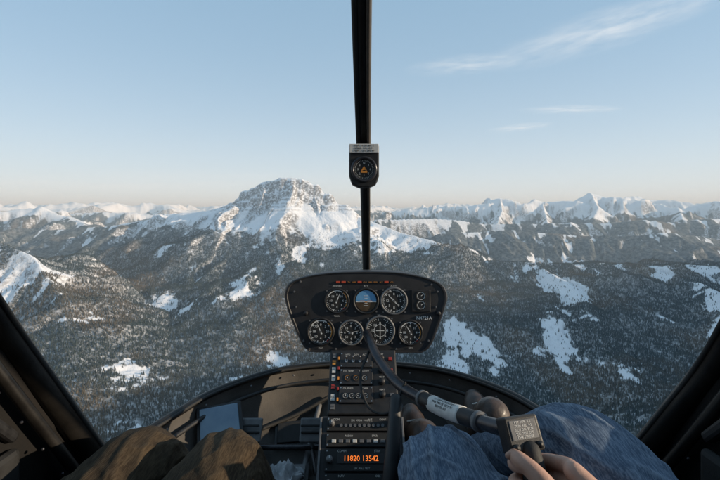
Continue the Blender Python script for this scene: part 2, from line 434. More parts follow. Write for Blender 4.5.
def ellip(c, r, nu=20, nv=14):
    V, F = [], []
    for i in range(nv+1):
        p = math.pi*(.02+.96*i/nv)
        for k in range(nu):
            t = 2*math.pi*k/nu
            V.append((c[0]+r[0]*math.sin(p)*math.cos(t), c[1]+r[1]*math.sin(p)*math.sin(t), c[2]+r[2]*math.cos(p)))
    for i in range(nv):
        for k in range(nu): F.append((i*nu+k, (i+1)*nu+k, (i+1)*nu+(k+1) % nu, i*nu+(k+1) % nu))
    F.append(tuple(range(nu))); F.append(tuple(nv*nu+k for k in range(nu))[::-1])
    return V, F
def lathe(prof, n=40):
    V, F = [], []
    for r, z in prof:
        for k in range(n):
            t = 2*math.pi*k/n; V.append((r*math.cos(t), r*math.sin(t), z))
    for i in range(len(prof)-1):
        for k in range(n): F.append((i*n+k, i*n+(k+1) % n, (i+1)*n+(k+1) % n, (i+1)*n+k))
    return V, F
def disc(r, z, n=40, a0=0, a1=2*math.pi):
    V = [(r*math.cos(a0+(a1-a0)*k/n), r*math.sin(a0+(a1-a0)*k/n), z) for k in range(n+1)]
    return V, [tuple(range(n+1))]
def text(s, size, loc, mat, parent, name="label", rot=(0, 0, 0)):
    c = bpy.data.curves.new(name, 'FONT'); c.body = s; c.size = size; c.align_x = 'CENTER'; c.align_y = 'CENTER'
    c.extrude = .0001; c.resolution_u = 2; c.materials.append(mat)
    o = bpy.data.objects.new(name, c); o.location = loc; o.rotation_euler = rot; col.objects.link(o); o.parent = parent
    return o
def quadline(p, a, l, w, z):
    c, s = math.cos(a), math.sin(a); px, py = p
    pts = [(0, -w/2), (l, -w/2), (l, w/2), (0, w/2)]
    return [(px+c*x-s*y, py+s*x+c*y, z) for x, y in pts]

# ------------------------------------------------------------------ instrument panel
U = .00275
panel = empty("instrument_panel", (.0165, 1.1, -.275), (math.radians(84), 0, 0))
outl = [(-66,34),(-46,38),(-21,40),(24,40),(49,37),(68,32),(78,26),(82,16),(80,6),(72,-16),(65,-32),(57,-39),(44,-40),(-48,-39.5),(-58,-37),(-64,-31),(-74,-10),(-80,6),(-82,18),(-78,28)]
def closed_cat(P, n=5):
    P = [np.array(p, float) for p in P]; out = []; m_ = len(P)
    for i in range(m_):
        a, b_, c_, d = P[i-1], P[i], P[(i+1) % m_], P[(i+2) % m_]
        for k in range(n):
            t = k/n; out.append(.5*((2*b_)+(c_-a)*t+(2*a-5*b_+4*c_-d)*t*t+(-a+3*b_-3*c_+d)*t**3))
    return out
oc = [p*U for p in closed_cat(outl)]
n = len(oc)
V = []; F = []
for s_, z in ((.90, -.13), (1.0, -.12), (1.0, -.004), (.985, .002), (.965, .002), (.955, -.001)):
    V += [(p[0]*s_, p[1]*s_, z) for p in oc]
for r_ in range(5):
    for k in range(n): F.append((r_*n+k, r_*n+(k+1) % n, (r_+1)*n+(k+1) % n, (r_+1)*n+k))
F.append(tuple(5*n+k for k in range(n))); F.append(tuple(range(n))[::-1])
mk("panel_housing", V, F, M['panel'], panel, smooth=False)
def gauge(gx, gy, r, kind, seed):
    x, y, r = gx*U, gy*U, r*U
    rg = random.Random(seed)
    hold = bpy.data.objects.new("gauge", None); hold.location = (x, y, .001); col.objects.link(hold); hold.parent = panel
    hold.empty_display_size = .01
    mk("bezel", *lathe([(r*1.10, -.003), (r*1.10, .003), (r*1.05, .0045), (r*.97, .0045), (r*.94, .001)]), M['grey'] if kind in ('alt', 'hsi') else M['black'], hold, smooth=True)
    mk("dial", *disc(r*.96, .0008), M['rubber'], hold)
    V, F = [], []
    def q(pts, V=V, F=F): F.append(tuple(range(len(V), len(V)+4))); V.extend(pts)
    if kind != 'att':
        n_ = rg.choice([36, 40, 50])
        for k in range(n_):
            a = 2*math.pi*k/n_
            big = k % 5 == 0
            rr_ = r*(.72 if big else .80)
            q(quadline((rr_*math.cos(a), rr_*math.sin(a)), a, r*.9-rr_, r*(.055 if big else .03), .0016))
        for k in range(8):
            a = math.pi/2-2*math.pi*k/8
            text(str(rg.choice([k, k*2, k*10, 3*k])), r*.27, (r*.53*math.cos(a), r*.53*math.sin(a), .0016), M['white'], hold, "numeral")
    if kind == 'arc':
        for (a0, a1, mt_) in ((-.6, .9, 'amber'), (1.0, 2.6, 'white'), (-1.0, -.7, 'red')):
            vv = []; N_ = 12
            for k in range(N_+1):
                a = a0+(a1-a0)*k/N_; vv += [(r*.84*math.cos(a), r*.84*math.sin(a), .0019), (r*.91*math.cos(a), r*.91*math.sin(a), .0019)]
            mk("arc", vv, [(2*k, 2*k+1, 2*k+3, 2*k+2) for k in range(N_)], M[mt_], hold)
    if kind == 'att':
        mk("sky_half", *disc(r*.86, .0014, 24, -.08, math.pi+.08), M['blue'], hold)
        mk("ground_half", *disc(r*.86, .0013, 24, math.pi+.08, 2*math.pi-.08), M['brown'], hold)
        q([(-r*.85, -r*.10, .002), (r*.85, -r*.10, .002), (r*.85, -r*.05, .002), (-r*.85, -r*.05, .002)])
        for k in (-2, -1, 1, 2):
            w_ = r*(.25 if k % 2 else .4); q([(-w_/2, k*r*.2, .002), (w_/2, k*r*.2, .002), (w_/2, k*r*.2+r*.03, .002), (-w_/2, k*r*.2+r*.03, .002)])
        mk("aircraft_symbol", [(-r*.5, -.0008, .003), (-r*.15, -.0008, .003), (0, -r*.18, .003), (r*.15, -.0008, .003), (r*.5, -.0008, .003), (r*.5, .0008, .003), (r*.12, .0008, .003), (0, -r*.12, .003), (-r*.12, .0008, .003), (-r*.5, .0008, .003)], [(0, 1, 8, 9), (1, 2, 7, 8), (2, 3, 6, 7), (3, 4, 5, 6)], M['amber'], hold)
    if kind == 'hsi':
        mk("rose_ring", *lathe([(r*.42, .0018), (r*.45, .0018)]), M['white'], hold)
        q(quadline((0, -r*.6), math.pi/2, r*1.2, r*.05, .0022)); q(quadline((-r*.3, 0), 0, r*.6, r*.05, .0022))
    elif kind != 'att':
        for l_, w_ in ((.8, .10), (.5, .15)) if kind == 'alt' else ((.78, .12),):
            a = rg.uniform(0, 6.28); c_, s_ = math.cos(a), math.sin(a)
            mk("needle", [(-s_*r*w_*.5-c_*r*.2, c_*r*w_*.5-s_*r*.2, .003), (c_*r*l_, s_*r*l_, .003), (s_*r*w_*.5-c_*r*.2, -c_*r*w_*.5-s_*r*.2, .003)], [(2, 1, 0)], M['white'], hold)
        mk("hub", *disc(r*.10, .0036, 16), M['grey'], hold)
    if V: mk("graduations", V, F, M['white'], hold)
    for sx_, sy_ in ((1, 1), (1, -1), (-1, 1), (-1, -1)):
        mk("screw", *disc(r*.07, .003, 8), M['grey'], hold, loc=(sx_*r*.87, sy_*r*.87, 0))
for k, (gx, gy, r, kd) in enumerate([(-29,11,11.5,'arc'),(0,11,12,'att'),(28,11,12.5,'alt'),(-45,-19,12.5,'arc'),(-15,-20,11.5,'alt'),(14,-18,13.5,'hsi'),(44,-20,11.5,'arc')]):
    gauge(gx, gy, r, kd, k+3)
box("clock_case", (55*U, 11*U, .002), (19*U, 22*U, .006), M['black'], panel, .002)
for dy in (5, -4):
    mk("small_dial", *lathe([(5.0*U, .004), (5.0*U, .0065), (4.6*U, .0065), (4.4*U, .0055)]), M['rubber'], panel, smooth=True, loc=(55*U, (11+dy)*U, 0))
    mk("small_arc", *lathe([(3.4*U, .0056), (3.9*U, .0056)]), M['cream'], panel, loc=(55*U, (11+dy)*U, 0))
    mk("small_needle", [(0, -.0006, .007), (.010, .006, .007), (0, .0012, .007)], [(0, 1, 2)], M['white'], panel, loc=(55*U, (11+dy)*U, 0))
text("N4721A", .0125, (58*U, -6*U, .001), M['white'], panel, "registration_label")
for k in range(11):
    xx = (-28+k*5.4)*U
    box("caption_light", (xx, 29.5*U, .0005), (4.0*U, 1.9*U, .004), M['warn'] if k in (0, 1, 4, 9) else M['black'], panel, .0004)
    if k not in (0, 1, 4, 9): text(["OIL", "MR", "TR", "LOW", "GOV", "CLU", "BRK", "FUEL", "ALT", "EMU", "CO"][k], .005, (xx, 29.5*U, .0028), M['amber'], panel)
for s_, px_, py_ in (("AIRSPEED", -29, 25.6), ("ATT", 0, 25.6), ("ALT FT", 28, 25.6), ("MAP", -45, -35), ("RPM", 44, -35), ("TURN", -29, -4), ("VSI", 13, -3.2)):
    text(s_, .006, (px_*U, py_*U, .001), M['cream'], panel)
for px_, py_ in ((-72, 20), (-66, 30), (72, 20), (66, 27), (-62, -28), (62, -28), (-30, -36), (30, -36), (70, 5), (-70, 5)):
    mk("panel_screw", *lathe([(.0028, 0), (.0026, .002), (.0001, .0024)], 10), M['grey'], panel, loc=(px_*U, py_*U, 0))
for px_ in (-60, 72): mk("trim_knob", *lathe([(.006, 0), (.006, .009), (.005, .011), (.0001, .011)], 16), M['black'], panel, smooth=True, loc=(px_*U, -1*U, 0))

# ------------------------------------------------------------------ centre console
con = empty("center_console", (.008, 1.08, -.378), (math.radians(46.6), 0, 0))
box("upper_body", (0, -.075, -.075), (.176, .165, .15), M['black'], con, .004)
box("lower_body", (-.004, -.30, -.072), (.198, .275, .16), M['panel'], con, .005)
box("neck", (0, .06, -.10), (.15, .14, .10), M['black'], con, .006)
for sx_ in (-1, 1): box("side_trim", (-.004+sx_*.0965, -.30, .0095), (.005, .268, .006), M['grey'], con, .001)
rg = random.Random(9)
def unit(x, y, w, h, z, lab, mat='panel', knobs=()):
    box("avionics_unit", (x, y, z), (w, h, .008), M[mat], con, .0012)
    for (sx_, sy_) in ((1, 1), (1, -1), (-1, 1), (-1, -1)):
        mk("unit_screw", *disc(.0018, .0043, 8), M['alu'], con, loc=(x+sx_*(w/2-.004), y+sy_*(h/2-.004), z))
    for kx, kr in knobs:
        mk("knob", *lathe([(kr, 0), (kr*.95, .012), (kr*.8, .014), (.0001, .014)], 18), M['grey'], con, smooth=True, loc=(x+kx, y, z+.003))
        box("knob_mark", (x+kx, y+kr*.5, z+.0175), (.0012, kr*.8, .0006), M['white'], con, 0)
    for (tx_, ty_, s_, sz) in lab:
        text(s_, sz, (x+tx_, y+ty_, z+.0044), M['cream'], con)
unit(-.018, -.024, .085, .040, .003, [(-.022, .013, "HYD", .006), (0, .013, "GOV", .006), (.022, .013, "ALT", .006)])
unit(-.018, -.068, .085, .040, .003, [(-.02, .013, "CYL TEMP", .006), (.02, .013, "FUEL QTY", .006)])
unit(-.018, -.112, .085, .040, .003, [(-.02, .014, "OIL PRESS", .006), (.022, .014, "CARB", .006)])
for yy, xs in ((-.028, (-.044, -.026, -.008, .010)), (-.072, (-.040, -.018, .004)), (-.116, (-.044, -.028, -.012, .006))):
    for q_, xx in enumerate(xs):
        if yy == -.028:
            mk("switch_nut", *lathe([(.0045, 0), (.0045, .003), (.0001, .003)], 6), M['alu'], con, loc=(xx, yy, .007))
            tube("toggle", [(xx, yy, .008, .0016), (xx, yy+.003, .016, .0016), (xx, yy+.006, .022, .0026)], M['alu'], con, 8, 3)
        else:
            mk("mini_gauge", *lathe([(.0082, 0), (.0082, .002), (.0070, .002), (.0068, .001), (.0001, .001)], 24), M['black'], con, smooth=False, loc=(xx, yy, .007))
            mk("mini_arc", *lathe([(.0055, .0014), (.0062, .0014)], 24), M[rg.choice(['white', 'amber', 'cream'])], con, loc=(xx, yy, .007))
            aa = rg.uniform(.5, 2.6)
            mk("mini_needle", [(-.0008, 0, .0022), (.0008, 0, .0022), (.0055*math.cos(aa), .0055*math.sin(aa), .0022)], [(0, 1, 2)], M['white'], con, loc=(xx, yy-.001, .007))
for k, (yy, mt_) in enumerate(((-.012, 'grey'), (-.03, 'amber'), (-.050, 'cream'), (-.070, 'cream'), (-.092, 'red'), (-.118, 'cream'), (-.140, 'grey'))):
    box("side_placard", (-.076, yy, .0015), (.010, .012 if mt_ != 'cream' else .015, .003), M[mt_], con, .0004)
    text(["FIRE", "CAUT", "100LL", "OFF", "TEST", "FUEL", "CUT"][k], .0040, (-.076, yy, .0032), M['rubber'], con)
for k in range(5):
    box("circuit_tab", (-.064, -.02-.026*k, .0035), (.005, .008, .007), M['red'] if k % 2 else M['amber'], con, .001)
for yy in (-.02, -.05, -.08, -.112):
    mk("side_knob", *lathe([(.008, 0), (.008, .010), (.0065, .013), (.0001, .013)], 18), M['black'], con, smooth=True, loc=(.048, yy, 0))
    text(rg.choice(["VOL", "SQ", "DIM", "HEAT"]), .0055, (.048, yy+.013, .0006), M['cream'], con)
    box("side_button", (.072, yy, .002), (.010, .008, .006), M['grey'] if yy < -.06 else M['red'], con, .001)
unit(-.004, -.182, .165, .030, .0115, [(-.06, .009, "COM", .0065), (.05, .009, "IDENT", .0055), (.02, .009, "ALT", .0055)], 'rubber', ((.070, .0075), (-.070, .0065)))
for k in range(10): mk("code_button", *lathe([(.0035, 0), (.0035, .003), (.0001, .003)], 12), M['grey'], con, loc=(-.052+k*.0108, -.186, .0155))
text("25K  XPDR  MODE C", .0055, (-.004, -.175, .0158), M['cream'], con)
unit(-.004, -.216, .165, .028, .0115, [(-.03, .008, "AUDIO", .006), (.03, .008, "SPKR", .006)], 'rubber', ())
for k in range(9):
    box("audio_button", (-.068+k*.016, -.219, .0165), (.010, .007, .004), M['grey'] if k % 3 else M['cream'], con, .001)
unit(-.004, -.256, .165, .044, .0115, [(-.045, .017, "COMM", .0065), (.035, .017, "STBY", .0065), (0, -.017, "25K  PULL  TEST", .005)], 'rubber', ((.072, .0085), (-.072, .0075)))
box("radio_window", (-.006, -.254, .0160), (.108, .019, .002), M['black'], con, .0006)
text("11820 13542", .0150, (-.006, -.254, .0174), M['led'], con, "frequency_digits")
unit(-.004, -.302, .165, .040, .0115, [(-.045, .015, "NAV", .0065), (.035, .015, "OBS", .006)], 'rubber', ((.072, .0085), (-.072, .0075)))
for r_ in range(3):
    for k in range(8):
        mk("circuit_breaker", *lathe([(.0055, 0), (.0055, .002), (.0036, .002), (.0036, .008), (.0001, .008)], 14), M['black'], con, smooth=False, loc=(-.077+k*.021, -.345-r_*.03, .008))
        text("%d" % rg.choice([2, 3, 5, 10]), .005, (-.077+k*.021, -.345-r_*.03, .0163), M['white'], con)
        text(rg.choice(["BATT", "INST", "STR", "LTS", "RAD"]), .0045, (-.077+k*.021, -.333-r_*.03, .0084), M['cream'], con)

# ------------------------------------------------------------------ cabin
cab = empty("helicopter_cabin")
half = [(0, 1.365), (.15, 1.345), (.29, 1.285), (.415, 1.15), (.475, 1.01), (.535, .83), (.575, .70), (.60, .5)]
rim = [(-x, y) for x, y in half[::-1]]+half[1:]
ZR = -.516
tube("windshield_rim", [(x, y, ZR, .0105) for x, y in rim], M['frame'], cab, 12, 8)
tube("rim_seal", [(x*.982, .4+(y-.4)*.982, ZR+.004, .0045) for x, y in rim], M['rubber'], cab, 8, 8)
tube("rim_inner_rail", [(x*.955, .4+(y-.4)*.955, ZR-.035, .006) for x, y in rim], M['black'], cab, 8, 8)
RC = cat([(x, y) for x, y in rim], 8)
V = []; F = []; rings = [(1.0, ZR), (.99, -.56), (.955, -.61), (.90, -.66), (.82, -.70), (.72, -.725), (.4, -.74), (.05, -.74)]
n = len(RC)
for s_, z in rings: V += [(x*s_, .4+(y-.4)*s_, z) for x, y in RC]
for r_ in range(len(rings)-1):
    for k in range(n-1): F.append((r_*n+k, r_*n+k+1, (r_+1)*n+k+1, (r_+1)*n+k))
mk("nose_shell", V, F, M['shell'], cab, smooth=True)
for q_ in range(9, n-9, 7):
    x, y = RC[q_]
    mk("rim_screw", *ellip((0, 0, 0), (.003, .003, .003), 8, 6), M['grey'], cab, smooth=True, loc=(x*.968, .4+(y-.4)*.968, ZR-.012))
mk("cabin_floor", [(-.62, -1, -.80), (.62, -1, -.80), (.62, .55, -.80), (.56, .9, -.76), (-.56, .9, -.76), (-.62, .55, -.80)], [tuple(range(6))], M['carpet'], cab)
box("rear_bulkhead", (0, -1.0, -.15), (1.25, .03, 1.4), M['seat'], cab, .005)
V, F = rawbox(-.56, .56, -1.0, .32, .50, .53); mk("cabin_roof", V, F, M['seat'], cab, bevel=.01)
for sg, pp in ((-1, [(.535, .83, -.525), (.565, .75, -.36), (.603, .667, -.180)]), (1, [(.560, .82, -.515), (.590, .76, -.39), (.622, .69, -.240)])):
    top = pp+[(pp[-1][0]+.005, .60, -.24), (.62, .45, -.27), (.62, 0, -.27), (.62, -1.0, -.27)]
    V = []; F = []
    for dx in (0, .03):
        V += [(sg*(x+dx), y, z) for x, y, z in top]+[(sg*(.60+dx), y, -.80) for x, y, z in top]
    n = len(top)
    for k in range(n-1):
        F += [(k, k+1, n+k+1, n+k), (2*n+k, 3*n+k, 3*n+k+1, 2*n+k+1), (k, 2*n+k, 2*n+k+1, k+1)]
    F.append((0, n, 3*n, 2*n))
    mk("door_panel", V, F, M['door'], cab)
    P = [(sg*pp[0][0], pp[0][1], pp[0][2], .024), (sg*pp[1][0], pp[1][1], pp[1][2], .022), (sg*pp[2][0], pp[2][1], pp[2][2], .021), (sg*.60, .52, .06, .018), (sg*.55, .36, .34, .016), (sg*.50, .25, .5, .016)]
    tube("door_post", P, M['frame'], cab, 12, 8)
    tube("post_seal", [(x-sg*.022, y+.004, z, .004) for x, y, z, r in P[:4]], M['rubber'], cab, 8, 8)
    tube("post_trim", [(x-sg*.006, y-.040, z-.03, .010) for x, y, z, r in P[:3]], M['frame'], cab, 8, 8)
    tube("window_sill_rail", [(sg*.615, .60, -.235, .012), (sg*.615, .45, -.262, .012), (sg*.615, -1, -.262, .012)], M['frame'], cab, 10, 6)
    for k in range(6):
        t = k/5*.9+.05
        q0, q1 = np.array(pp[0]), np.array(pp[2]); c_ = q0+(q1-q0)*t
        mk("rivet", *ellip((0, 0, 0), (.0028, .0028, .0028), 8, 6), M['steel'], cab, smooth=True, loc=(sg*(c_[0]-.010), c_[1]-.066, c_[2]-.03))
    box("door_latch", (sg*.592, .66, -.36), (.02, .07, .018), M['black'], cab, .006, (math.radians(-50), 0, 0))
    box("door_pocket", (sg*.588, .56, -.48), (.02, .25, .16), M['rubber'], cab, .01)
Pb = [(.000, .33, .50), (.002, .48, .405), (.003, .62, .315), (.006, .78, .215), (.010, .93, .110), (.014, 1.08, .005), (.017, 1.22, -.10), (.020, 1.32, -.20), (.018, 1.37, -.33), (.01, 1.375, -.45), (.005, 1.365, -.516)]
tube("windshield_bow", [(x, y, z, .0115) for x, y, z in Pb], M['frame'], cab, 14, 8)
tube("bow_trim", [(x+.010, y-.010, z-.006, .0035) for x, y, z in Pb[:9]], M['seat'], cab, 8, 8)
tube("bow_trim_dark", [(x-.0115, y-.006, z-.004, .005) for x, y, z in Pb[:5]], M['rubber'], cab, 8, 8)
tube("bow_cable", [(x+.0125, y-.004, z+.004, .003) for x, y, z in Pb[:5]], M['grey'], cab, 8, 8)
def patch(name, c, w, h, mat, rz=0, tilt=0, fr=True):
    box(name, c, (w, h, .006), M[mat], cab, .002, (math.radians(tilt), 0, math.radians(rz)))
    if fr: box(name+"_frame", (c[0], c[1]+.003, c[2]-.006), (w+.018, h+.018, .008), M['black'], cab, .002, (math.radians(tilt), 0, math.radians(rz)))
patch("chin_window_patch", (-.375, 1.07, -.570), .10, .10, 'glassy', 24, 42)  # chin window as an opaque plate, its daylight painted in as blue
patch("floor_plate", (-.19, 1.19, -.655), .11, .06, 'rubber', 8, 30)
patch("floor_plate_aft", (-.21, 1.04, -.700), .13, .10, 'grey', 3, 12)
patch("kick_plate", (.23, 1.22, -.645), .13, .07, 'rubber', -8, 30)
tube("wiring_loom", [(-.10, 1.30, -.60, .006), (-.20, 1.24, -.63, .006), (-.33, 1.15, -.645, .006), (-.44, .98, -.64, .006)], M['rubber'], cab, 8)
for s_ in (-1, 1): tube("floor_stiffener", [(s_*.13, 1.28, -.62, .008), (s_*.15, 1.12, -.69, .008), (s_*.16, .95, -.72, .008)], M['grey'], cab, 8)
tube("drain_hose", [(.38, 1.18, -.60, .007), (.30, 1.24, -.61, .007), (.20, 1.27, -.61, .007)], M['steel'], cab, 8)
ped = empty("rudder_pedals")
for x in (-.30, -.135, .15, .325):
    y = 1.10
    box("pedal_pad", (x, y, -.60), (.060, .012, .06), M['grey'], ped, .004, (math.radians(-35), 0, 0))
    for k in (-1, 0, 1): box("pedal_rib", (x, y-.011, -.600+k*.018), (.052, .006, .005), M['rubber'], ped, .001, (math.radians(-35), 0, 0))
    tube("pedal_arm", [(x, y+.01, -.60, .007), (x, y+.03, -.66, .007), (x*.9, y, -.72, .007)], M['alu'], ped, 8)
for s_ in (-1, 1): tube("pedal_crossbar", [(s_*.10, 1.13, -.665, .008), (s_*.38, 1.13, -.665, .008)], M['steel'], ped, 8, 4)
V, F = ellip((0, 0, 0), (.050, .045, .018), 48, 28)
V = [(x*(1+.35*float(pn(x*50, y*50+z*40, 4))), y*(1+.35*float(pn(x*45+4, y*50, 5))), z+.022*float(pn(x*60, y*60, 6))-.010*abs(float(pn(x*120, y*90, 7)))) for x, y, z in V]
mk("cleaning_rag", V, F, M['cloth'], None, smooth=True, loc=(-.200, 1.03, -.680))

# ------------------------------------------------------------------ compass
cp = empty("magnetic_compass", (.0085, .835, .0985), (math.radians(90), 0, 0)); cp.scale = (.95, .95, .95)
v_, f_ = [], []
sh = [(-.033, .044), (.033, .044), (.033, -.025), (.027, -.042), (.012, -.049), (-.012, -.049), (-.027, -.042), (-.033, -.025)]
for z in (-.05, 0): v_ += [(x, y, z) for x, y in sh]
for k in range(8): f_.append((k, k+8, 8+(k+1) % 8, (k+1) % 8))
f_ += [tuple(range(8)), tuple(range(8, 16))[::-1]]
mk("compass_case", v_, f_, M['black'], cp, bevel=.003)
box("deviation_card", (0, .036, .002), (.064, .019, .004), M['cream'], cp, .0008)
for k, s_ in enumerate(("FOR  N  30  60  E", "STEER 1 31 62 91", "FOR  S 210 240 W")):
    text(s_, .0058, (0, .0415-k*.0056, .0045), M['rubber'], cp)
mk("compass_bezel", *lathe([(.029, 0), (.029, .003), (.0265, .005), (.0235, .005), (.022, .001)]), M['steel'], cp, smooth=True, loc=(0, -.010, 0))
mk("compass_dial", *disc(.023, .0012), M['rubber'], cp, loc=(0, -.010, 0))
V, F = [], []
for k in range(36):
    a = 2*math.pi*k/36; F.append(tuple(range(len(V), len(V)+4))); V += quadline((.018*math.cos(a), .018*math.sin(a)), a, .003, .0008, .0018)
mk("compass_ticks", V, F, M['cream'], cp, loc=(0, -.010, 0))
for k, s_ in enumerate("N36E12S24W30"[:8]):
    a = math.pi/2-k*math.pi/4; text(s_, .006, (.0135*math.cos(a), -.010+.0135*math.sin(a), .0018), M['white'], cp)
mk("compass_rose", [(-.007, -.004, .002), (0, .008, .002), (.007, -.004, .002), (0, -.001, .002)], [(0, 3, 1), (3, 2, 1)], M['amber'], cp, loc=(0, -.010, 0))
box("compass_lubber", (0, -.016, .0022), (.014, .003, .001), M['amber'], cp, 0)
for sx_ in (-.028, .028): mk("case_screw", *disc(.002, .0006, 8), M['alu'], cp, loc=(sx_, -.036, 0))
box("compass_bracket", (0, -.010, -.075), (.026, .05, .06), M['black'], cp, .003)

# ------------------------------------------------------------------ cyclic
cy = empty("cyclic_stick")
Pc = [(.018, 1.06, -.322, .0115), (.026, 1.03, -.333, .0115), (.044, .98, -.359, .0115), (.085, .90, -.386, .0115), (.137, .79, -.377, .0115), (.192, .655, -.342, .0115), (.232, .555, -.309, .0115)]
tube("cyclic_bar", Pc, M['steel'], cy, 18, 10)
tube("bar_sleeve", [(.128, .815, -.3805, .0145), (.160, .735, -.3645, .0145), (.194, .650, -.3405, .0145)], M['black'], cy, 20, 6, round_caps=False)
tube("bar_placard", [(.142, .782, -.3745, .0152), (.160, .735, -.3645, .0152), (.178, .690, -.3515, .0152)], M['cream'], cy, 20, 6, round_caps=False)
bd_ = Vector((.178-.142, .690-.782, -.3515+.3745)); bd_.normalize()
upv = Vector((0, 0, 1)); upv = (upv-bd_*upv.dot(bd_)).normalized()
side = bd_.cross(upv)
if side.y > 0: side = -side
for row, aa in enumerate((-8, 16, 40, 64)):
    nrm = (upv*math.cos(math.radians(aa))+side*math.sin(math.radians(aa))).normalized()
    xd = bd_; yv = nrm.cross(xd).normalized()
    R = Matrix((xd, yv, nrm)).transposed()
    c_ = Vector((.160, .735, -.3642))+nrm*.0156
    text(["CAUTION  LIMITS 130 KT", "NO LOW G PUSHOVERS", "MAX 2400 LB  SEE POH", "RPM 101-102"][row], .0066, c_, M['rubber'], cy, "placard_text", R.to_euler())
for t0 in ((.128, .815, -.3805), (.194, .650, -.3405)):
    q = np.array(t0); d = np.array((.2, -.47, .10)); d = d/np.linalg.norm(d)*.004
    tube("clamp_ring", [(*(q-d), .0160), (*(q+d), .0160)], M['grey'], cy, 20, 2, round_caps=False)
tube("cyclic_column", [(.075, .84, -.395, .013), (.068, .80, -.44, .014), (.056, .75, -.52, .015), (.045, .70, -.66, .016), (.04, .68, -.78, .017)], M['black'], cy, 16, 6)
tube("control_cable", [(.098, .87, -.372, .003), (.065, .86, -.43, .003), (.02, .90, -.44, .003), (.000, .95, -.395, .003), (.018, 1.0, -.36, .003), (.03, 1.03, -.345, .003)], M['rubber'], cy, 8, 10)
g = empty("grip_head", (.222, .545, -.302), (math.radians(62), 0, math.radians(14))); g.parent = cy
box("switch_box", (0, 0, -.008), (.052, .044, .024), M['black'], g, .003)
box("switch_placard", (0, .005, .0042), (.040, .024, .002), M['grey'], g, .0006)
for k in range(5):
    text(["PTT  XFR  ICS", "TRIM  REL  1-2", "GOV ON  BCN", "25K  TEST OFF", "CHK STROBE"][k], .0042, (0, .0140-k*.0045, .0055), M['white'], g)
for sx_ in (-.018, .018): mk("trigger_button", *lathe([(.0045, 0), (.0045, .005), (.0001, .006)], 14), M['black'], g, smooth=True, loc=(sx_, -.015, .003))
tube("grip_handle", [(.228, .535, -.320, .013), (.227, .515, -.350, .0155), (.224, .50, -.39, .0165), (.220, .485, -.435, .015)], M['rubber'], cy, 16, 6)

# ------------------------------------------------------------------ people
def foldf(seed, amp, L0, w0):
    """raised, oblique pull-folds that run round the knee, plus a slow uneven drape"""
    def f(L, th):
        c, s = np.cos(th+seed), np.sin(th+seed)
        n1 = pn(L*9+1.9*s+seed*3.1, c*.7+seed+L*1.5, seed)
        n2 = pn(L*15-2.3*c+seed, s*.8+seed-L*2, seed+2)
        n3 = pn(L*5+seed, c*1.1+seed, seed+4)
        e_ = .35+1.0*math.exp(-((L-L0)/w0)**2)
        return amp*e_*(np.exp(-(n1/.13)**2)+.55*np.exp(-(n2/.11)**2)-.45)+.07*n3
    return f
def boots(par, ax, ay, az, tx_, ty_, tz_):
    a = np.array((ax, ay, az)); t = np.array((tx_, ty_, tz_)); d = t-a
    up = np.array((0, -.55, .8)); up = up/np.linalg.norm(up)
    geos = [tube_geo([(*(a+up*.10), .046), (*(a+up*.04), .045), (*(a+d*.05), .044)], 20, 5),
            tube_geo([(*(a-d*.30-up*.01), .032), (*(a+d*.05), .040), (*(a+d*.55-up*.003), .038), (*(a+d*.95-up*.010), .036), (*(a+d*1.2-up*.016), .026)], 20, 6)]
    multi("boot", geos, M['leather'], par, .004, 2)
    for k in range(4):
        c_ = a+d*(.25+.16*k)+up*.039; s_ = np.array((.020, 0, 0))
        tube("boot_lace", [(*(c_-s_-up*.006), .0022), (*c_, .0022), (*(c_+s_-up*.006), .0022)], M['cream'], par, 6, 3)
    tube("boot_sole", [(*(a-d*.32-up*.045), .028), (*(a+d*.2-up*.045), .031), (*(a+d*.8-up*.045), .036), (*(a+d*1.2-up*.040), .026)], M['sole'], par, 16, 6, flat=.45)
def head(par, c, yaw):
    h = bpy.data.objects.new("head", None); h.location = c; h.rotation_euler = (0, 0, yaw); col.objects.link(h); h.parent = par
    gs = [ellip((0, 0, .03), (.076, .095, .095)), ellip((0, .022, -.045), (.056, .070, .065)), ellip((0, .03, -.088), (.03, .04, .025)),
          tube_geo([(0, .088, .015, .009), (0, .104, -.015, .012), (0, .103, -.026, .014)], 10, 3), ellip((.078, -.005, -.01), (.010, .02, .032)), ellip((-.078, -.005, -.01), (.010, .02, .032)),
          tube_geo([(-.02, .088, -.055, .006), (0, .094, -.053, .007), (.02, .088, -.055, .006)], 8, 3), tube_geo([(-.04, .082, .03, .008), (0, .09, .03, .009), (.04, .082, .03, .008)], 8, 3),
          tube_geo([(0, -.01, -.07, .05), (0, -.025, -.16, .056)], 16, 3)]
    multi("face", gs, M['skin'], h, .004, 3)
    for s_ in (-1, 1):
        mk("eye", *ellip((s_*.032, .083, .01), (.012, .010, .009), 12, 8), M['white'], h, smooth=True)
        mk("iris", *ellip((s_*.032, .091, .01), (.005, .003, .005), 10, 6), M['hair'], h, smooth=True)
        mk("headset_cup", *ellip((s_*.092, -.005, -.005), (.022, .036, .045), 20, 12), M['black'], h, smooth=True)
    multi("hair", [ellip((0, -.018, .045), (.084, .097, .092)), ellip((0, -.05, 0), (.078, .06, .08))], M['hair'], h, .005, 2)
    tube("headset_band", [(-.095, 0, .03, .008), (-.07, 0, .115, .008), (0, 0, .148, .008), (.07, 0, .115, .008), (.095, 0, .03, .008)], M['black'], h, 10, 8)
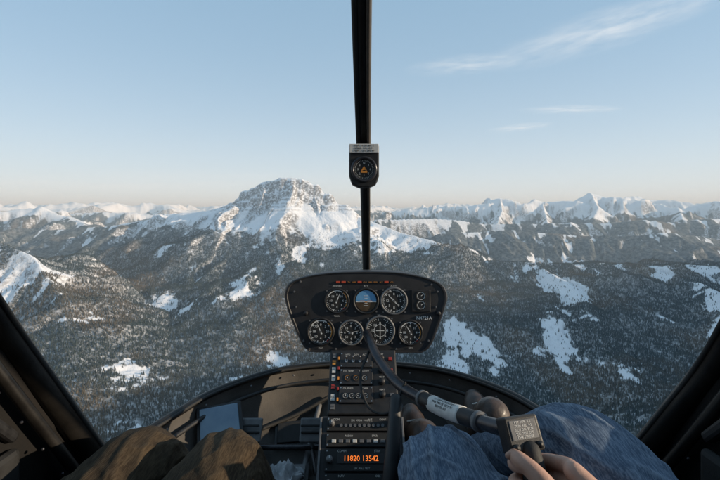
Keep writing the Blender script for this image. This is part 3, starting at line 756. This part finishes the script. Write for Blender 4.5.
def person(sx_, legs, mat, seed, arms):
    p = empty("person")
    geos = []
    for q, lg in enumerate(legs):
        geos.append(tube_geo(lg, 120, 34, fold=foldf(seed+q*5, .085 if mat == 'denim' else .055, .56, .16)))
    hx = (legs[0][0][0]+legs[1][0][0])/2
    geos.append(tube_geo([(hx-.13, .06, -.50, .11), (hx, .04, -.49, .13), (hx+.13, .06, -.50, .11)], 24, 5))
    geos.append(tube_geo([(hx, .04, -.48, .14), (hx, -.01, -.38, .135)], 24, 4))
    multi("trousers", geos, M[mat], p, .0032, 1)
    tor = [tube_geo([(hx, 0, -.42, .138), (hx, -.06, -.28, .142), (hx, -.13, -.12, .150), (hx, -.18, -.02, .125), (hx, -.20, .04, .07)], 32, 6),
           tube_geo([(hx-.17, -.19, -.03, .066), (hx, -.19, -.01, .08), (hx+.17, -.19, -.03, .066)], 20, 5)]
    for a_ in arms: tor.append(tube_geo(a_, 24, 8, fold=foldf(seed+9, .05, .3, .1)))
    multi("jacket", tor, M['jacket'], p, .006, 2)
    head(p, (hx, -.20, .20), 0)
    return p
L = person(-1, [
    [(-.41, .10, -.53, .092), (-.41, .35, -.50, .084), (-.402, .56, -.465, .073), (-.395, .70, -.450, .064), (-.388, .765, -.50, .058), (-.37, .84, -.61, .053), (-.35, .90, -.69, .047)],
    [(-.242, .10, -.53, .094), (-.242, .35, -.50, .086), (-.239, .55, -.462, .075), (-.234, .675, -.445, .066), (-.228, .745, -.495, .060), (-.225, .83, -.61, .055), (-.22, .89, -.69, .047)]],
    'trous', 2, [[(-.49, -.18, -.04, .058), (-.53, -.10, -.20, .052), (-.52, 0, -.33, .046), (-.46, .13, -.37, .038), (-.41, .23, -.38, .033)],
                 [(-.15, -.18, -.04, .058), (-.13, -.12, -.20, .052), (-.14, -.02, -.33, .046), (-.19, .12, -.37, .038), (-.24, .22, -.38, .033)]])
boots(L, -.348, .90, -.70, -.345, 1.0, -.69); boots(L, -.22, .89, -.70, -.22, .985, -.69)
Rp = person(1, [
    [(.23, .10, -.53, .096), (.205, .33, -.50, .090), (.165, .54, -.458, .082), (.142, .665, -.442, .073), (.138, .745, -.485, .065), (.145, .89, -.585, .057), (.152, 1.0, -.655, .050)],
    [(.38, .10, -.54, .098), (.375, .30, -.505, .094), (.362, .47, -.44, .088), (.345, .61, -.380, .077), (.340, .70, -.42, .068), (.333, .88, -.525, .060), (.330, 1.03, -.61, .052)]],
    'denim', 4, [[(.13, -.18, -.04, .058), (.12, -.12, -.20, .052), (.13, -.03, -.35, .046), (.16, .08, -.41, .038), (.19, .2, -.41, .033)],
                 [(.47, -.18, -.04, .058), (.52, -.10, -.20, .052), (.50, .04, -.335, .047), (.42, .22, -.355, .040), (.335, .385, -.375, .033)]])
boots(Rp, .152, 1.03, -.635, .146, 1.12, -.575); boots(Rp, .330, 1.06, -.595, .333, 1.15, -.545)
def grip_hand(par):
    ax0 = np.array((.2265, .512, -.345)); gd = np.array((-.004, -.030, -.085)); gd = gd/np.linalg.norm(gd)
    ex = np.array((1.0, 0, 0)); ey = np.cross(gd, ex); ey = ey/np.linalg.norm(ey)
    if ey[1] < 0: ey = -ey
    def pt(a, r, h):
        a = math.radians(a); return ax0+gd*h+ex*r*math.cos(a)+ey*r*math.sin(a)
    gs = []
    for i, (h, rr_, end) in enumerate(((-.018, .0092, 205), (.004, .0096, 215), (.025, .0092, 212), (.043, .0082, 200))):
        P = []
        for a, rd_, k in ((-42, .046, 1.15), (-5, .040, 1.12), (38, .034, 1.02), (85, .028, 1.0), (130, .0265, .98), (170, .0262, .92), (end, .0258, .80)):
            P.append((*pt(a, rd_, h), rr_*k))
        gs.append(tube_geo(P, 16, 6))
        kn = pt(-42, .046, h); wr = np.array((.310, .425, -.378))+gd*(h-.012)*.45
        gs.append(tube_geo([(*wr, .016), (*((kn+wr)/2+ex*.002), .0145), (*kn, .0122)], 16, 5))
    b0 = pt(-75, .050, .030)
    gs.append(tube_geo([(*b0, .016), (*pt(-88, .038, .004), .0145), (*pt(-115, .030, -.016), .0115), (*pt(-150, .028, -.026), .0105), (*pt(-178, .027, -.029), .0085)], 16, 6))
    gs.append(tube_geo([(.34, .375, -.377, .026), (.325, .40, -.377, .026), (.308, .43, -.375, .027)], 18, 4))
    multi("hand", gs, M['skin'], par, .0022, 2)
    mk("thumb_nail", *ellip(tuple(pt(-172, .0345, -.030)), (.006, .004, .005), 12, 8), M['skin'], par, smooth=True)
grip_hand(Rp)
def rest_hand(par, w, d, side):
    w = np.array(w); d = np.array(d)/np.linalg.norm(d); s_ = np.cross(d, (0, 0, 1)); s_ /= np.linalg.norm(s_); s_ *= side; up = np.array((0, 0, 1.0))
    gs = [tube_geo([(*(w-d*.02), .026), (*(w+d*.03), .028)], 16, 3)]
    for i, (o_, l_) in enumerate(((-.030, .070), (-.010, .080), (.010, .074), (.029, .058))):
        k = w+d*.09+s_*o_
        gs.append(tube_geo([(*(w+d*.01+s_*o_*.6), .017), (*(w+d*.05+s_*o_*.85), .0155), (*k, .012)], 14, 4))
        gs.append(tube_geo([(*k, .0105), (*(k+d*l_*.45+up*.004), .0095), (*(k+d*l_*.8-up*.006), .0088), (*(k+d*l_-up*.016), .0075)], 14, 5))
    gs.append(tube_geo([(*(w+d*.02-s_*.03), .015), (*(w+d*.05-s_*.05), .012), (*(w+d*.085-s_*.055-up*.006), .0095)], 14, 5))
    multi("hand", gs, M['skin'], par, .0026, 2)
rest_hand(L, (-.41, .235, -.385), (0, 1, -.05), 1); rest_hand(L, (-.24, .225, -.385), (0, 1, -.05), -1); rest_hand(Rp, (.19, .205, -.405), (0, 1, -.05), -1)
for x in (-.325, .305):
    s_ = empty("seat", (x, 0, 0))
    box("cushion", (0, .12, -.70), (.46, .52, .13), M['seat'], s_, .03)
    box("backrest", (0, -.28, -.30), (.46, .10, .75), M['seat'], s_, .03, (math.radians(14), 0, 0))
    box("seat_base", (0, .08, -.78), (.44, .50, .05), M['black'], s_, .01)

# ------------------------------------------------------------------ light, sky, camera
w = bpy.data.worlds.new("World"); scene.world = w; w.use_nodes = True
nt = w.node_tree; bg = nt.nodes["Background"]
sky = nt.nodes.new("ShaderNodeTexSky"); sky.sky_type = 'NISHITA'; sky.sun_disc = False
sky.sun_elevation = math.radians(SUN_EL); sky.sun_rotation = math.radians(SUN_AZ); sky.altitude = 1500
sky.air_density = 1.0; sky.dust_density = 1.0; sky.ozone_density = 1.0
tc = nt.nodes.new("ShaderNodeTexCoord").outputs["Generated"]
sp = nt.nodes.new("ShaderNodeSeparateXYZ"); nt.links.new(tc, sp.inputs[0])
# pale radiance gradient added to brighten the sky, painted whiter as haze toward the horizon
vz = math_(nt, 'MAXIMUM', sp.outputs[2], 0.0)
path = math_(nt, 'POWER', math_(nt, 'SUBTRACT', 1.0, vz), 4.6)
glowc = mixc(nt, path, (2.8, 4.5, 6.1), (6.9, 7.3, 7.4))
glowf = maprange(nt, path, 0, 1, .68, .98)
base = mixc(nt, glowf, sky.outputs[0], glowc)
yy = math_(nt, 'MAXIMUM', sp.outputs[1], .05)
u_ = math_(nt, 'DIVIDE', sp.outputs[0], yy); v_ = math_(nt, 'DIVIDE', sp.outputs[2], yy)
cv = nt.nodes.new("ShaderNodeCombineXYZ"); nt.links.new(u_, cv.inputs[0]); nt.links.new(v_, cv.inputs[1])
tot = None
for (u0, v0, an_, a_, b_, s_) in ((.27, .37, .10, .13, .022, .55), (.62, .46, .30, .26, .045, .7), (.53, .257, .02, .11, .010, .65), (.40, .212, .12, .07, .009, .6), (-.62, .07, .02, .5, .03, .3)):
    mp = nt.nodes.new("ShaderNodeMapping"); mp.vector_type = 'TEXTURE'
    mp.inputs["Location"].default_value = (u0, v0, 0); mp.inputs["Rotation"].default_value = (0, 0, an_); mp.inputs["Scale"].default_value = (a_, b_, 1)
    nt.links.new(cv.outputs[0], mp.inputs[0])
    dn = nt.nodes.new("ShaderNodeTexNoise"); dn.inputs["Scale"].default_value = 1.6; dn.inputs["Detail"].default_value = 6; dn.inputs["Roughness"].default_value = .62
    nt.links.new(mp.outputs[0], dn.inputs["Vector"])
    ln = nt.nodes.new("ShaderNodeVectorMath"); ln.operation = 'LENGTH'; nt.links.new(mp.outputs[0], ln.inputs[0])
    g_ = maprange(nt, ln.outputs["Value"], 1.3, 0.0)
    k_ = math_(nt, 'MULTIPLY', g_, maprange(nt, dn.outputs["Fac"], .34, .72, 0, s_))
    tot = k_ if tot is None else math_(nt, 'ADD', tot, k_)
tot = math_(nt, 'MULTIPLY', tot, maprange(nt, sp.outputs[1], .1, .2))
cl = mixc(nt, math_(nt, 'MINIMUM', tot, 1.0), base, (7.8, 7.7, 7.6))
nt.links.new(cl, bg.inputs[0]); bg.inputs[1].default_value = .13
sd = Vector((math.sin(math.radians(SUN_AZ))*math.cos(math.radians(SUN_EL)), math.cos(math.radians(SUN_AZ))*math.cos(math.radians(SUN_EL)), math.sin(math.radians(SUN_EL))))
sl_ = bpy.data.lights.new("sun", 'SUN'); sl_.energy = 5.0; sl_.angle = math.radians(.5); sl_.color = (1, .82, .60)
so = bpy.data.objects.new("sun", sl_); so.rotation_euler = sd.to_track_quat('Z', 'Y').to_euler(); col.objects.link(so)
cam = bpy.data.cameras.new("camera"); cam.lens = 20; cam.sensor_width = 36; cam.shift_y = -28/720
cam.clip_start = .01; cam.clip_end = 200000
co_ = bpy.data.objects.new("camera", cam); co_.rotation_euler = (math.radians(90), 0, 0); col.objects.link(co_)
scene.camera = co_
scene.view_settings.view_transform = 'Standard'; scene.view_settings.look = 'None'; scene.view_settings.exposure = 0
